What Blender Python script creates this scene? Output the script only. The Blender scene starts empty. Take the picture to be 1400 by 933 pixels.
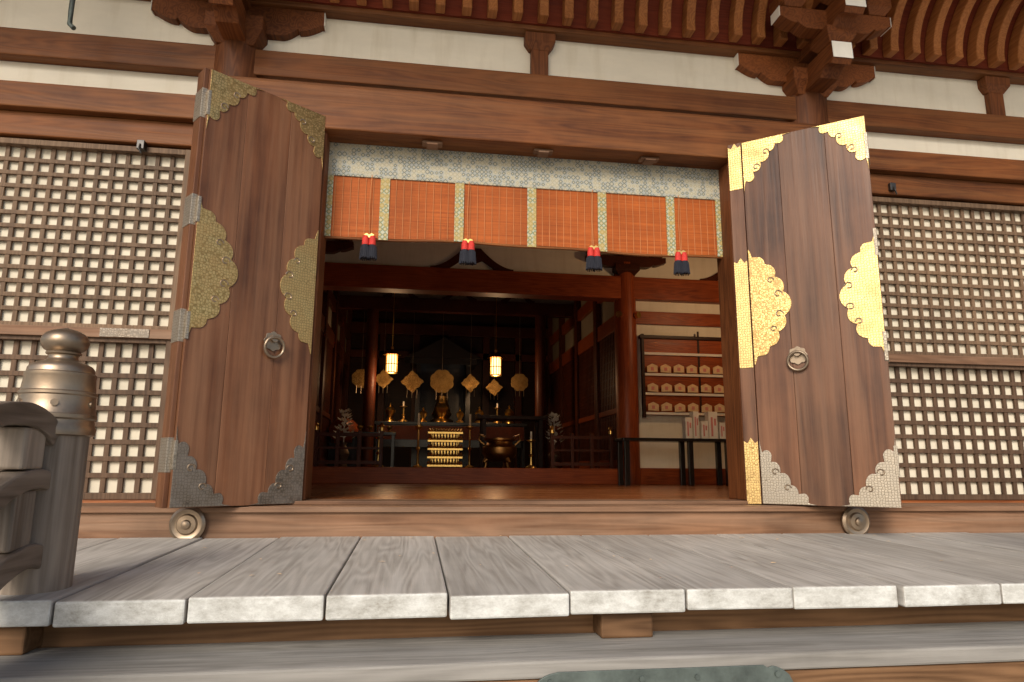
import bpy, bmesh, math, random
from mathutils import Vector, Matrix
random.seed(7)
scene = bpy.context.scene
COL = scene.collection

# ---------------------------------------------------------------- helpers
def empty(name, loc=(0,0,0)):
    e = bpy.data.objects.new(name, None); COL.objects.link(e); e.location = loc
    e.empty_display_size = 0.2
    return e

class MB:
    """mesh builder: collects parts into one mesh"""
    def __init__(s): s.v=[]; s.f=[]; s.m=[]; s.sm=[]
    def add(s, vs, fs, mi=0, smooth=False):
        o=len(s.v); s.v+= [tuple(p) for p in vs]
        for f in fs: s.f.append([i+o for i in f]); s.m.append(mi); s.sm.append(smooth)
    def box(s,x0,x1,y0,y1,z0,z1,mi=0):
        s.add([(x0,y0,z0),(x1,y0,z0),(x1,y1,z0),(x0,y1,z0),(x0,y0,z1),(x1,y0,z1),(x1,y1,z1),(x0,y1,z1)],
              [(0,3,2,1),(4,5,6,7),(0,1,5,4),(1,2,6,5),(2,3,7,6),(3,0,4,7)],mi)
    def prism(s,pts,a,b,axis,mi=0):
        """pts 2D; axis 'y': pts=(x,z); axis 'x': pts=(y,z); axis 'z': pts=(x,y)"""
        n=len(pts)
        def mk(p,t):
            if axis=='y': return (p[0],t,p[1])
            if axis=='x': return (t,p[0],p[1])
            return (p[0],p[1],t)
        vs=[mk(p,a) for p in pts]+[mk(p,b) for p in pts]
        fs=[list(range(n))[::-1], list(range(n,2*n))]
        for i in range(n):
            j=(i+1)%n; fs.append((i,j,n+j,n+i))
        s.add(vs,fs,mi)
    def lathe(s,prof,c,seg=32,mi=0,smooth=True):
        vs=[];fs=[]
        for r,z in prof:
            for k in range(seg):
                a=2*math.pi*k/seg; vs.append((c[0]+r*math.cos(a),c[1]+r*math.sin(a),c[2]+z))
        for i in range(len(prof)-1):
            for k in range(seg):
                k2=(k+1)%seg
                fs.append((i*seg+k,i*seg+k2,(i+1)*seg+k2,(i+1)*seg+k))
        fs.append(list(range(seg))[::-1]); n=(len(prof)-1)*seg
        fs.append([n+k for k in range(seg)])
        s.add(vs,fs,mi,smooth)
    def tube(s,path,r,seg=8,mi=0,closed=False):
        path=[Vector(p) for p in path]; n=len(path); vs=[];fs=[]
        up=Vector((0.13,0.21,0.97)).normalized()
        for i,p in enumerate(path):
            if closed: t=path[(i+1)%n]-path[i-1]
            else: t=path[min(i+1,n-1)]-path[max(i-1,0)]
            t.normalize(); a=t.cross(up)
            if a.length<0.05: a=t.cross(Vector((1,0,0)))
            a.normalize(); b=t.cross(a)
            rr=r[i] if isinstance(r,(list,tuple)) else r
            for k in range(seg):
                an=2*math.pi*k/seg; vs.append(p+a*rr*math.cos(an)+b*rr*math.sin(an))
        for i in range(n if closed else n-1):
            i2=(i+1)%n
            for k in range(seg):
                k2=(k+1)%seg; fs.append((i*seg+k,i*seg+k2,i2*seg+k2,i2*seg+k))
        if not closed:
            fs.append(list(range(seg))[::-1]); fs.append([(n-1)*seg+k for k in range(seg)])
        s.add(vs,fs,mi,True)
    def obj(s,name,mats,parent=None,bevel=0.0,mat4=None):
        me=bpy.data.meshes.new(name); me.from_pydata(s.v,[],s.f)
        if not isinstance(mats,(list,tuple)): mats=[mats]
        for m in mats: me.materials.append(m)
        me.polygons.foreach_set('material_index',s.m)
        me.polygons.foreach_set('use_smooth',s.sm)
        me.update()
        bm=bmesh.new(); bm.from_mesh(me); bmesh.ops.recalc_face_normals(bm,faces=bm.faces)
        for ed in bm.edges:
            if len(ed.link_faces)==2 and ed.calc_face_angle(0)>math.radians(38): ed.smooth=False
        bm.to_mesh(me); bm.free()
        o=bpy.data.objects.new(name,me); COL.objects.link(o)
        if parent: o.parent=parent
        if mat4 is not None: o.matrix_local=mat4
        if bevel>0:
            b=o.modifiers.new('bevel','BEVEL'); b.width=bevel; b.segments=2; b.limit_method='ANGLE'; b.angle_limit=math.radians(40)
        return o
def box(name,x0,x1,y0,y1,z0,z1,mat,parent=None,bevel=0.006):
    m=MB(); m.box(x0,x1,y0,y1,z0,z1); return m.obj(name,mat,parent,bevel)

# ---------------------------------------------------------------- materials
def newmat(name):
    m=bpy.data.materials.new(name); m.use_nodes=True; nt=m.node_tree
    return m,nt,nt.nodes['Principled BSDF']
def N(nt,t,**k):
    n=nt.nodes.new(t)
    for a,b in k.items(): setattr(n,a,b)
    return n
def ramp(nt,fac,stops):
    r=N(nt,'ShaderNodeValToRGB'); el=r.color_ramp.elements
    while len(el)<len(stops): el.new(0.5)
    for e,(p,c) in zip(el,stops):
        e.position=p; e.color=(c[0],c[1],c[2],1)
    nt.links.new(fac,r.inputs[0]); return r.outputs[0]
def coords(nt,scale,rand=True):
    tc=N(nt,'ShaderNodeTexCoord'); out=tc.outputs['Object']
    if rand:
        oi=N(nt,'ShaderNodeObjectInfo'); mu=N(nt,'ShaderNodeMath',operation='MULTIPLY'); mu.inputs[1].default_value=37.0
        nt.links.new(oi.outputs['Random'],mu.inputs[0])
        va=N(nt,'ShaderNodeVectorMath',operation='ADD'); nt.links.new(out,va.inputs[0]); nt.links.new(mu.outputs[0],va.inputs[1]); out=va.outputs[0]
    mp=N(nt,'ShaderNodeMapping'); mp.inputs['Scale'].default_value=scale
    nt.links.new(out,mp.inputs[0]); return mp.outputs[0]
def noise(nt,vec,scale=1,detail=4,rough=0.55):
    n=N(nt,'ShaderNodeTexNoise'); n.inputs['Scale'].default_value=scale; n.inputs['Detail'].default_value=detail; n.inputs['Roughness'].default_value=rough
    if vec is not None: nt.links.new(vec,n.inputs['Vector'])
    return n.outputs['Fac']
def mixc(nt,fac,a,b,mode='MIX'):
    m=N(nt,'ShaderNodeMix',data_type='RGBA',blend_type=mode)
    for s,v in ((m.inputs[0],fac),(m.inputs[6],a),(m.inputs[7],b)):
        if isinstance(v,bpy.types.NodeSocket): nt.links.new(v,s)
        elif isinstance(v,(int,float)): s.default_value=v
        else: s.default_value=(v[0],v[1],v[2],1)
    return m.outputs[2]
def bump(nt,h,bs,strength=0.3,dist=0.01):
    b=N(nt,'ShaderNodeBump'); b.inputs['Strength'].default_value=strength; b.inputs['Distance'].default_value=dist
    nt.links.new(h,b.inputs['Height']); nt.links.new(b.outputs[0],bs.inputs['Normal'])
def wood(name,dark,light,axis='x',rough=0.5,grain=34,bumpst=0.35,weather=None,wamt=0.5,spec=0.25,vary=0.35,fmix=0.72,tone=0.22):
    m,nt,bs=newmat(name)
    k={'x':(0.35,5,5),'y':(5,0.35,5),'z':(5,5,0.35)}[axis]
    kf={'x':(1.2,46,46),'y':(46,1.2,46),'z':(46,46,1.2)}[axis]
    v=coords(nt,k); n1=noise(nt,v,1,2,0.5)
    mu=N(nt,'ShaderNodeMath',operation='MULTIPLY'); nt.links.new(n1,mu.inputs[0]); mu.inputs[1].default_value=grain*3.0
    si=N(nt,'ShaderNodeMath',operation='SINE'); nt.links.new(mu.outputs[0],si.inputs[0])
    ma=N(nt,'ShaderNodeMapRange'); nt.links.new(si.outputs[0],ma.inputs[0]); ma.inputs[1].default_value=-1; ma.inputs[2].default_value=1
    fine=noise(nt,coords(nt,kf),1,5,0.65)
    mx=mixc(nt,fmix,ma.outputs[0],fine)
    c=ramp(nt,mx,[(0.25,dark),(0.75,light)])
    big=noise(nt,coords(nt,(0.9,0.9,0.9)),1,5,0.6)
    c=mixc(nt,vary,c,ramp(nt,big,[(0.3,[q*0.35 for q in dark]),(0.7,[min(1,q*1.35) for q in light])]))
    if weather is not None:
        w=noise(nt,coords(nt,{'x':(0.45,11,11),'y':(11,0.45,11),'z':(11,11,0.45)}[axis]),1,6,0.6)
        wr=ramp(nt,w,[(0.40,(0,0,0)),(0.72,(wamt,)*3)])
        c=mixc(nt,wr,c,weather)
    oi=N(nt,'ShaderNodeObjectInfo'); tr=N(nt,'ShaderNodeMapRange'); nt.links.new(oi.outputs['Random'],tr.inputs[0])
    tr.inputs[3].default_value=1-tone; tr.inputs[4].default_value=1+tone*0.6
    vm=N(nt,'ShaderNodeVectorMath',operation='SCALE'); nt.links.new(c,vm.inputs[0]); nt.links.new(tr.outputs[0],vm.inputs['Scale'])
    nt.links.new(vm.outputs[0],bs.inputs['Base Color'])
    rr=N(nt,'ShaderNodeMapRange'); nt.links.new(fine,rr.inputs[0]); rr.inputs[3].default_value=rough-0.12; rr.inputs[4].default_value=min(1,rough+0.15)
    nt.links.new(rr.outputs[0],bs.inputs['Roughness'])
    bs.inputs['Specular IOR Level'].default_value=spec
    bump(nt,mx,bs,bumpst,0.006)
    return m
def simple(name,col,rough=0.6,metal=0,var=0.25,scale=3,bst=0.1,spec=0.5):
    m,nt,bs=newmat(name)
    n=noise(nt,coords(nt,(scale,)*3),1,6,0.65)
    c=ramp(nt,n,[(0.3,[q*(1-var) for q in col]),(0.7,[min(1,q*(1+var*0.6)) for q in col])])
    nt.links.new(c,bs.inputs['Base Color']); bs.inputs['Roughness'].default_value=rough; bs.inputs['Metallic'].default_value=metal
    bs.inputs['Specular IOR Level'].default_value=spec
    f=noise(nt,coords(nt,(scale*12,)*3),1,4,0.6)
    bump(nt,f,bs,bst,0.005); return m
def engraved(name,c1,c2,tarn,tamt,rough=0.3,metal=1.0,scale=46):
    m,nt,bs=newmat(name)
    v=coords(nt,(scale,scale,scale))
    vo=N(nt,'ShaderNodeTexVoronoi',feature='DISTANCE_TO_EDGE'); nt.links.new(v,vo.inputs['Vector']); vo.inputs['Scale'].default_value=1; vo.inputs['Randomness'].default_value=0.5
    r=ramp(nt,vo.outputs['Distance'],[(0.02,(0,0,0)),(0.16,(1,1,1))])
    c=mixc(nt,r,c2,c1)
    n=noise(nt,coords(nt,(4,4,4)),1,8,0.75)
    c=mixc(nt,ramp(nt,n,[(0.40,(0,0,0)),(0.66,(tamt,)*3)]),c,tarn)
    nt.links.new(c,bs.inputs['Base Color']); bs.inputs['Metallic'].default_value=metal
    rr=N(nt,'ShaderNodeMapRange'); nt.links.new(n,rr.inputs[0]); rr.inputs[1].default_value=0.3; rr.inputs[2].default_value=0.7; rr.inputs[3].default_value=rough-0.08; rr.inputs[4].default_value=rough+0.22
    nt.links.new(rr.outputs[0],bs.inputs['Roughness'])
    bump(nt,r,bs,0.35,0.002); return m
def plaster(name,col):
    m,nt,bs=newmat(name)
    n=noise(nt,coords(nt,(0.8,0.8,2.2)),1,7,0.65); n2=noise(nt,coords(nt,(9,9,1.2)),1,4,0.6)
    c=ramp(nt,n,[(0.3,[q*0.84 for q in col]),(0.65,col)])
    c=mixc(nt,ramp(nt,n2,[(0.5,(0,0,0)),(0.8,(0.45,)*3)]),c,[col[0]*0.70,col[1]*0.66,col[2]*0.58])
    nt.links.new(c,bs.inputs['Base Color']); bs.inputs['Roughness'].default_value=0.9
    bump(nt,noise(nt,coords(nt,(25,25,25)),1,5,0.6),bs,0.12,0.005); return m

M_beam  = wood('beam_wood',(0.060,0.016,0.004),(0.215,0.070,0.017),'x',0.55,weather=(0.29,0.12,0.040),wamt=0.5,vary=0.5)
M_beamY = wood('bracket_wood',(0.085,0.022,0.006),(0.26,0.082,0.022),'y',0.6)
M_beamZ = wood('column_wood',(0.060,0.017,0.005),(0.20,0.066,0.020),'z',0.55)
M_red   = wood('eave_red_wood',(0.24,0.074,0.018),(0.48,0.185,0.055),'y',0.6)
M_redbk = wood('eave_backing_wood',(0.12,0.018,0.006),(0.20,0.034,0.011),'x',0.7)
M_door  = wood('door_wood',(0.042,0.013,0.005),(0.175,0.068,0.028),'z',0.40,grain=12,weather=(0.27,0.135,0.070),wamt=0.6,bumpst=0.3,fmix=0.74,spec=0.42,vary=0.5)
M_deck  = wood('weathered_deck_wood',(0.25,0.228,0.197),(0.52,0.487,0.437),'y',0.6,grain=26,bumpst=0.5,weather=(0.58,0.555,0.51),wamt=0.45,vary=0.25,fmix=0.76,tone=0.2)
M_step  = wood('weathered_step_wood',(0.19,0.175,0.152),(0.41,0.385,0.345),'x',0.65,grain=26,bumpst=0.5,weather=(0.47,0.445,0.41),wamt=0.5,fmix=0.76)
M_stepf = wood('step_face_wood',(0.10,0.048,0.020),(0.27,0.145,0.070),'x',0.6,grain=26)
M_thr   = wood('threshold_wood',(0.085,0.037,0.017),(0.25,0.130,0.070),'x',0.55,grain=22,weather=(0.33,0.215,0.14),wamt=0.6,vary=0.5)
M_rail  = wood('rail_grey_wood',(0.10,0.072,0.050),(0.31,0.250,0.195),'z',0.6,grain=26,bumpst=0.6,weather=(0.42,0.36,0.29),wamt=0.5)
M_railY = wood('rail_grey_wood_curved',(0.075,0.053,0.036),(0.24,0.185,0.14),'y',0.55,grain=26,bumpst=0.6,weather=(0.33,0.275,0.22),wamt=0.5)
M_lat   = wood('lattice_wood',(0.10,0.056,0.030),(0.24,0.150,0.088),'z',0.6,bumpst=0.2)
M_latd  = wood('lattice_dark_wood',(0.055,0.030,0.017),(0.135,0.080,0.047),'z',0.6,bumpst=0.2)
M_inred = wood('interior_red_wood',(0.15,0.024,0.006),(0.34,0.074,0.018),'x',0.4)
M_inredZ= wood('interior_red_wood_upright',(0.18,0.030,0.008),(0.38,0.085,0.022),'z',0.36)
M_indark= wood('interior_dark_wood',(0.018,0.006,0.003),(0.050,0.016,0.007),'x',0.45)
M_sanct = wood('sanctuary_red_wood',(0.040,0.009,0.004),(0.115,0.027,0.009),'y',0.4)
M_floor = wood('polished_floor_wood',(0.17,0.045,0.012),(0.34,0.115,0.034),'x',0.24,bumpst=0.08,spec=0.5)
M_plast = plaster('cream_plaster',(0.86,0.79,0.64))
M_sancp = plaster('sanctuary_dark_plaster',(0.30,0.24,0.17))  # plaster in a much darker tone for the sanctuary walls and frieze
M_back  = simple('lattice_backing_whitewash',(0.68,0.61,0.475),0.9,0,0.18,1.1,0.05)
M_white = simple('white_painted_end',(0.84,0.80,0.70),0.8,0,0.12,4,0.1)
M_gold  = engraved('gilt_fitting',(0.84,0.60,0.25),(0.46,0.29,0.10),(0.42,0.28,0.13),0.60,0.38)
M_goldi = engraved('gilt_openwork',(0.62,0.38,0.12),(0.24,0.13,0.04),(0.18,0.10,0.04),0.7,0.38)
M_goldd = engraved('tarnished_fitting',(0.23,0.185,0.14),(0.12,0.095,0.07),(0.29,0.26,0.225),0.7,0.45,0.75)
M_silv  = engraved('pale_brass_fitting',(0.44,0.38,0.30),(0.25,0.21,0.155),(0.36,0.32,0.26),0.6,0.42,0.8)
M_goldp = simple('polished_gold',(0.90,0.57,0.18),0.28,1,0.25,6,0.1)
M_bronze= simple('aged_bronze',(0.36,0.275,0.195),0.40,0.85,0.38,2.6,0.1)
M_pat   = simple('green_patina_copper',(0.12,0.145,0.13),0.55,0.4,0.45,7,0.25)
M_iron  = simple('dark_iron',(0.09,0.085,0.08),0.45,0.9,0.3,8,0.1)
M_black = simple('black_lacquer',(0.012,0.010,0.010),0.25,0,0.2,5,0.02)
M_redc  = simple('red_silk',(0.55,0.03,0.02),0.75,0,0.2,20,0.2)
M_navy  = simple('navy_silk',(0.010,0.011,0.020),0.8,0,0.3,30,0.3)
M_ema   = simple('ema_tablet_wood',(0.80,0.56,0.31),0.7,0,0.15,20,0.1)
M_paper = simple('white_paper_box',(0.84,0.78,0.68),0.8,0,0.05,10,0.02)
M_pink  = simple('pink_label_paper',(0.70,0.25,0.22),0.8,0,0.1,10,0.02)
M_stone = simple('foundation_stone',(0.33,0.31,0.28),0.9,0,0.3,4,0.4)
M_thread= simple('binding_thread',(0.50,0.20,0.07),0.8)
def deck_end():
    m,nt,bs=newmat('worn_white_board_end')
    n=noise(nt,coords(nt,(5,5,9)),1,8,0.78)
    c=ramp(nt,n,[(0.30,(0.24,0.22,0.18)),(0.44,(0.46,0.45,0.41)),(0.62,(0.68,0.68,0.64))])
    nt.links.new(c,bs.inputs['Base Color']); bs.inputs['Roughness'].default_value=0.85
    bump(nt,noise(nt,coords(nt,(60,60,60)),1,4,0.7),bs,0.5,0.006); return m
M_end=deck_end()
def gravel():
    m,nt,bs=newmat('pale_gravel')
    v=coords(nt,(45,45,45),False); vo=N(nt,'ShaderNodeTexVoronoi'); nt.links.new(v,vo.inputs['Vector']); vo.inputs['Scale'].default_value=1
    c=ramp(nt,vo.outputs['Color'],[(0.1,(0.38,0.355,0.31)),(0.9,(0.60,0.565,0.50))])
    nt.links.new(c,bs.inputs['Base Color']); bs.inputs['Roughness'].default_value=0.95
    bump(nt,vo.outputs['Distance'],bs,0.8,0.02); return m
M_grav=gravel()
def reed():
    m,nt,bs=newmat('reed_blind_slats')
    tc=N(nt,'ShaderNodeTexCoord'); sx=N(nt,'ShaderNodeSeparateXYZ'); nt.links.new(tc.outputs['Object'],sx.inputs[0])
    mu=N(nt,'ShaderNodeMath',operation='MULTIPLY'); nt.links.new(sx.outputs[2],mu.inputs[0]); mu.inputs[1].default_value=520
    si=N(nt,'ShaderNodeMath',operation='SINE'); nt.links.new(mu.outputs[0],si.inputs[0])
    mr=N(nt,'ShaderNodeMapRange'); nt.links.new(si.outputs[0],mr.inputs[0]); mr.inputs[1].default_value=-1
    n=noise(nt,coords(nt,(1.2,1.2,70),False),1,4,0.6)
    c=ramp(nt,n,[(0.25,(0.33,0.070,0.011)),(0.75,(0.62,0.160,0.028))])
    b=noise(nt,coords(nt,(2.5,2.5,1.0),False),1,4,0.6)
    c=mixc(nt,1.0,c,ramp(nt,b,[(0.35,(0.72,0.70,0.68)),(0.65,(1,1,1))]),'MULTIPLY')
    c=mixc(nt,mr.outputs[0],mixc(nt,1.0,c,(0.72,0.68,0.62),'MULTIPLY'),c)
    nt.links.new(c,bs.inputs['Base Color']); bs.inputs['Roughness'].default_value=0.65; bs.inputs['Specular IOR Level'].default_value=0.25
    bump(nt,mr.outputs[0],bs,0.3,0.003); return m
M_reed=reed()
def brocade(name,a,b,c3,scale):
    m,nt,bs=newmat(name)
    v=coords(nt,(scale,scale,scale),False)
    vo=N(nt,'ShaderNodeTexVoronoi',feature='F1',distance='MANHATTAN'); nt.links.new(v,vo.inputs['Vector']); vo.inputs['Scale'].default_value=1; vo.inputs['Randomness'].default_value=0.25
    c=ramp(nt,vo.outputs['Distance'],[(0.15,a),(0.38,b),(0.55,c3),(0.8,a)])
    cc=N(nt,'ShaderNodeSeparateColor'); nt.links.new(vo.outputs['Color'],cc.inputs[0])
    c=mixc(nt,ramp(nt,cc.outputs[0],[(0.55,(0,0,0)),(0.62,(0.6,)*3)]),c,b)
    nt.links.new(c,bs.inputs['Base Color']); bs.inputs['Roughness'].default_value=0.7
    return m
M_broc=brocade('brocade_border',(0.34,0.35,0.31),(0.50,0.44,0.30),(0.09,0.11,0.10),24)
M_broc2=brocade('brocade_strip',(0.46,0.45,0.33),(0.44,0.30,0.08),(0.10,0.17,0.11),22)
def emis(name,col,st):
    m,nt,bs=newmat(name); bs.inputs['Base Color'].default_value=(*col,1)
    bs.inputs['Emission Color'].default_value=(*col,1); bs.inputs['Emission Strength'].default_value=st; return m
M_lamp=emis('lit_lantern_paper',(1.0,0.60,0.26),3.4)

# ---------------------------------------------------------------- ground
GZ=-1.65
g=MB(); g.add([(-300,-400,GZ),(300,-400,GZ),(300,200,GZ),(-300,200,GZ)],[(0,1,2,3)])
g.obj('ground',M_grav)

# ---------------------------------------------------------------- temple hall
hall=empty('temple_hall')
CL,CR=-1.72,3.92
cols=[-6.2,CL,CR,8.35]
for i,cx in enumerate(cols):
    c=MB(); c.lathe([(0.25,-0.6),(0.25,3.78)],(cx,6.08,0),40); c.obj('column_%d'%i,M_beamZ,hall)
XL,XR=-8.5,11.0
box('ground_sill',XL,XR,5.40,6.3,-0.56,-0.292,M_thr,hall,0.012)
box('sill_nosing',XL,XR,5.37,5.397,-0.335,-0.295,M_thr,hall,0.006)
box('door_threshold',-0.95,2.97,5.62,5.95,-0.292,-0.262,M_thr,hall,0.006)
box('head_tie_beam',XL,XR,5.90,6.25,3.50,3.755,M_beam,hall,0.012)
box('plaster_frieze_upper',XL,XR,6.0,6.1,3.757,4.2,M_plast,hall,0)
box('plaster_frieze_lower',XL,XR,6.02,6.12,3.21,3.498,M_plast,hall,0)
box('wall_purlin',XL,XR,5.86,6.2,4.20,4.36,M_beam,hall,0.012)
for a,b in ((XL,CL-0.24),(CR+0.24,XR)):
    box('bay_lintel_outer',a,b,5.82,6.15,2.98,3.21,M_beam,hall,0.012)
    box('bay_lintel_outer_lower',a,b,5.90,6.15,2.76,2.977,M_beam,hall,0.012)
box('door_header',CL+0.05,CR-0.05,5.66,6.12,2.90,3.315,M_beam,hall,0.014)
box('door_header_cap',CL-0.02,CR+0.02,5.78,6.13,3.318,3.40,M_beam,hall,0.01)
for x in (0.08,1.10,2.12):
    m=MB(); m.box(x-0.09,x+0.09,5.74,5.82,2.872,2.899); m.box(x-0.05,x+0.05,5.72,5.84,2.855,2.874); m.obj('header_peg_block',M_thr,hall,0.006)
for a,b in ((CL+0.2,-0.90),(2.93,CR-0.2)):
    m=MB(); m.box(a,b,5.92,6.02,-0.29,2.90); m.obj('jamb_panel',M_beamZ,hall)
for a,b in ((-0.98,-0.84),(2.88,3.02)):
    box('door_jamb',a,b,5.72,6.05,-0.262,2.898,M_beamZ,hall,0.01)
def masu(m,cx,cy,z,w,h,d=None,mi=0):
    d=d or w; t=h*0.45
    for (wa,wb,za,zb,) in ((w*0.66,w,z,z+t),(w,w,z+t,z+h)):
        m.add([(cx-wa/2,cy-d/2*wa/w,za),(cx+wa/2,cy-d/2*wa/w,za),(cx+wa/2,cy+d/2*wa/w,za),(cx-wa/2,cy+d/2*wa/w,za),
               (cx-wb/2,cy-d/2,zb),(cx+wb/2,cy-d/2,zb),(cx+wb/2,cy+d/2,zb),(cx-wb/2,cy+d/2,zb)],
              [(0,3,2,1),(4,5,6,7),(0,1,5,4),(1,2,6,5),(2,3,7,6),(3,0,4,7)],mi)
for x in (1.10,6.12,-3.95):
    m=MB(); m.box(x-0.085,x+0.085,5.93,6.08,3.757,4.03); masu(m,x,6.02,4.03,0.30,0.168,0.26); m.obj('strut_block',M_beamZ,hall,0.006)
def hijiki(L,h,z0,cx,n=10):
    """bracket arm outline with a stepped wave on the underside"""
    pts=[(cx-L,z0+h),(cx-L,z0+h*0.50)]
    for i in range(n+1):
        t=i/n; pts.append((cx-L+0.02+L*0.26*t, z0+h*0.50-h*0.28*math.sin(t*math.pi/2)))
    pts.append((cx-L*0.70,z0+h*0.30))
    for i in range(1,n+1):
        t=i/n; pts.append((cx-L*0.70+L*0.20*t, z0+h*0.30*(1-math.sin(t*math.pi/2))))
    r=[(2*cx-x,z) for x,z in pts[::-1]]
    return pts+r
def bracket(cx):
    b=empty('bracket_set'); b.parent=hall
    m=MB()
    masu(m,cx,6.02,3.757,0.50,0.25,0.50)
    m.prism(hijiki(0.76,0.28,3.92,cx),5.91,6.09,'y')
    for dx in (-0.60,0,0.60): masu(m,cx+dx,6.01,4.202,0.28,0.15,0.30)
    m.prism(hijiki(1.0,0.2,4.355,cx),5.94,6.08,'y')
    m.obj('lateral_arms',M_beamY,b,0.006)
    m=MB()
    def nose(y_end,z0,h,w,curl=0.16):
        pts=[(6.0,z0+h),(y_end,z0+h),(y_end-0.01,z0+h*0.30)]
        for i in range(9):
            t=i/8; pts.append((y_end+0.03+curl*t*1.2, z0+h*0.22*math.sin(t*math.pi)+h*0.12*(1-t)))
        pts.append((6.0,z0)); m.prism(pts,cx-w/2,cx+w/2,'x')
    noses=((5.36,3.78,0.25,0.20),(5.12,4.15,0.25,0.20),(4.75,4.53,0.24,0.20))
    for q in noses: nose(*q)
    for y,z in ((5.48,4.032),(5.26,4.402)): masu(m,cx,y,z,0.30,0.15)
    m.prism(hijiki(0.58,0.21,4.175,cx),5.40,5.56,'y')
    for dx in (-0.44,0.44): masu(m,cx+dx,5.48,4.387,0.26,0.15)
    m.obj('forward_arms',M_beamY,b,0.006)
    m=MB()
    for y,z,h,w in noses:
        m.prism([(y-0.003,z+h-0.004),(y-0.009,z+h-0.004),(y-0.019,z+h*0.30),(y-0.013,z+h*0.30)],cx-w/2-0.002,cx+w/2+0.002,'x')
    for L,z0,h,ya,yb in ((0.58,4.175,0.21,5.40,5.56),(0.76,3.92,0.28,5.91,6.09)):
        for s in (-1,1):
            a=cx+s*(L+0.002); c2=cx+s*(L+0.007); m.box(min(a,c2),max(a,c2),ya,yb,z0+h*0.5,z0+h-0.004)
    m.obj('white_painted_ends',M_white,b)
for cx in cols: bracket(cx)
def thick(curve,d0,d1):
    out=[];inn=[]
    for i,(y,z) in enumerate(curve):
        a=curve[max(i-1,0)]; b=curve[min(i+1,len(curve)-1)]
        ty,tz=b[0]-a[0],b[1]-a[1]; l=math.hypot(ty,tz); ny,nz=-tz/l,ty/l
        out.append((y+ny*d0,z+nz*d0)); inn.append((y+ny*d1,z+nz*d1))
    return out+inn[::-1]
curve=[]
for i in range(15):
    t=i/14; curve.append((5.83-0.66*t**1.6+0.05*math.sin(t*math.pi)*(1-t), 4.245+0.72*math.sin(t*math.pi/2)**0.95))
rib=thick(curve,0.135,0.0)
m=MB(); x=XL
while x<XR:
    o=random.uniform(-0.006,0.006); m.prism(rib,x+o,x+0.09+o,'x'); x+=0.245
m.obj('curved_eave_ribs',M_red,hall,0.012)
m=MB(); m.prism(thick(curve,-0.002,-0.03),XL,XR,'x'); m.obj('rib_backing_boards',M_redbk,hall)
box('outer_purlin',XL,XR,4.98,5.18,4.95,5.14,M_beam,hall,0.01)
m=MB(); x=XL
while x<XR:
    m.prism([(6.4,5.52),(6.4,5.40),(3.05,5.20),(3.05,5.30)],x,x+0.09,'x'); x+=0.24
m.obj('rafters',M_red,hall)
m=MB(); m.prism([(6.4,5.523),(3.0,5.303),(2.95,5.303),(2.95,5.45),(6.4,5.9),(13,9.5),(22,9.5),(22,5.9)],XL-1,XR+1,'x'); m.obj('roof',M_indark,hall)
box('stone_podium',XL,XR,3.9,22,GZ,-0.75,M_stone,hall,0.02)
box('rear_wall',XL,XR,19.2,19.4,-0.75,5.9,M_indark,hall,0)
for x in (XL,XR-0.2): box('end_wall',x,x+0.2,6.0,19.2,-0.75,5.7,M_plast,hall,0)

# ---------------------------------------------------------------- lattice shutters
def lattice(name,x0,x1,z0,z1,px,pz,bw,mat,frame=0.07):
    e=empty(name)
    m=MB()
    nx=max(1,round((x1-x0)/px)); nz=max(1,round((z1-z0)/pz)); dx=(x1-x0)/nx; dz=(z1-z0)/nz
    for i in range(1,nx):
        c=x0+i*dx+random.uniform(-0.003,0.003); m.box(c-bw/2,c+bw/2,5.984,6.006,z0,z1)
    for i in range(1,nz):
        c=z0+i*dz+random.uniform(-0.002,0.002); m.box(x0,x1,5.978,6.009,c-bw/2,c+bw/2)
    m.obj('grid_bars',mat,e,0.0025)
    m=MB(); m.box(x0-frame,x0,5.93,6.02,z0-frame,z1+frame); m.box(x1,x1+frame,5.93,6.02,z0-frame,z1+frame)
    m.box(x0,x1,5.933,6.02,z0-frame,z0); m.box(x0,x1,5.933,6.02,z1,z1+frame)
    m.obj('frame',mat,e,0.004)
    m=MB(); m.box(x0,x1,6.015,6.04,z0,z1); m.obj('backing_board',M_back,e)
    return e
for a,b in ((-5.90,CL-0.28),(CR+0.29,8.03)):
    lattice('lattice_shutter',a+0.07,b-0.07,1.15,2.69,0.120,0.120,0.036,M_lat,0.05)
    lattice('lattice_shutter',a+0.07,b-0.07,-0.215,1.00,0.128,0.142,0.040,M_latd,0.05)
    box('shutter_meeting_rail',a,b,5.905,5.928,1.035,1.115,M_thr,hall,0.004)
for a,b in ((-8.4,-6.5),(8.65,10.8)):
    m=MB(); m.box(a,b,5.98,6.05,-0.29,2.76); m.obj('wall_panel',M_plast,hall)
m=MB(); m.box(-2.58,-2.20,5.897,5.903,1.04,1.112); m.obj('gilt_rail_fitting',M_goldd,hall)
def latch(x,z):
    e=empty('shutter_latch'); m=MB(); m.box(x-0.03,x+0.03,5.86,5.93,z-0.04,z+0.04); m.tube([(x,5.86,z),(x,5.84,z-0.05),(x+0.02,5.85,z-0.09)],0.009)
    m.obj('hook',M_iron,e,0.004)
latch(-2.42,2.73); latch(4.72,2.83)

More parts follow.
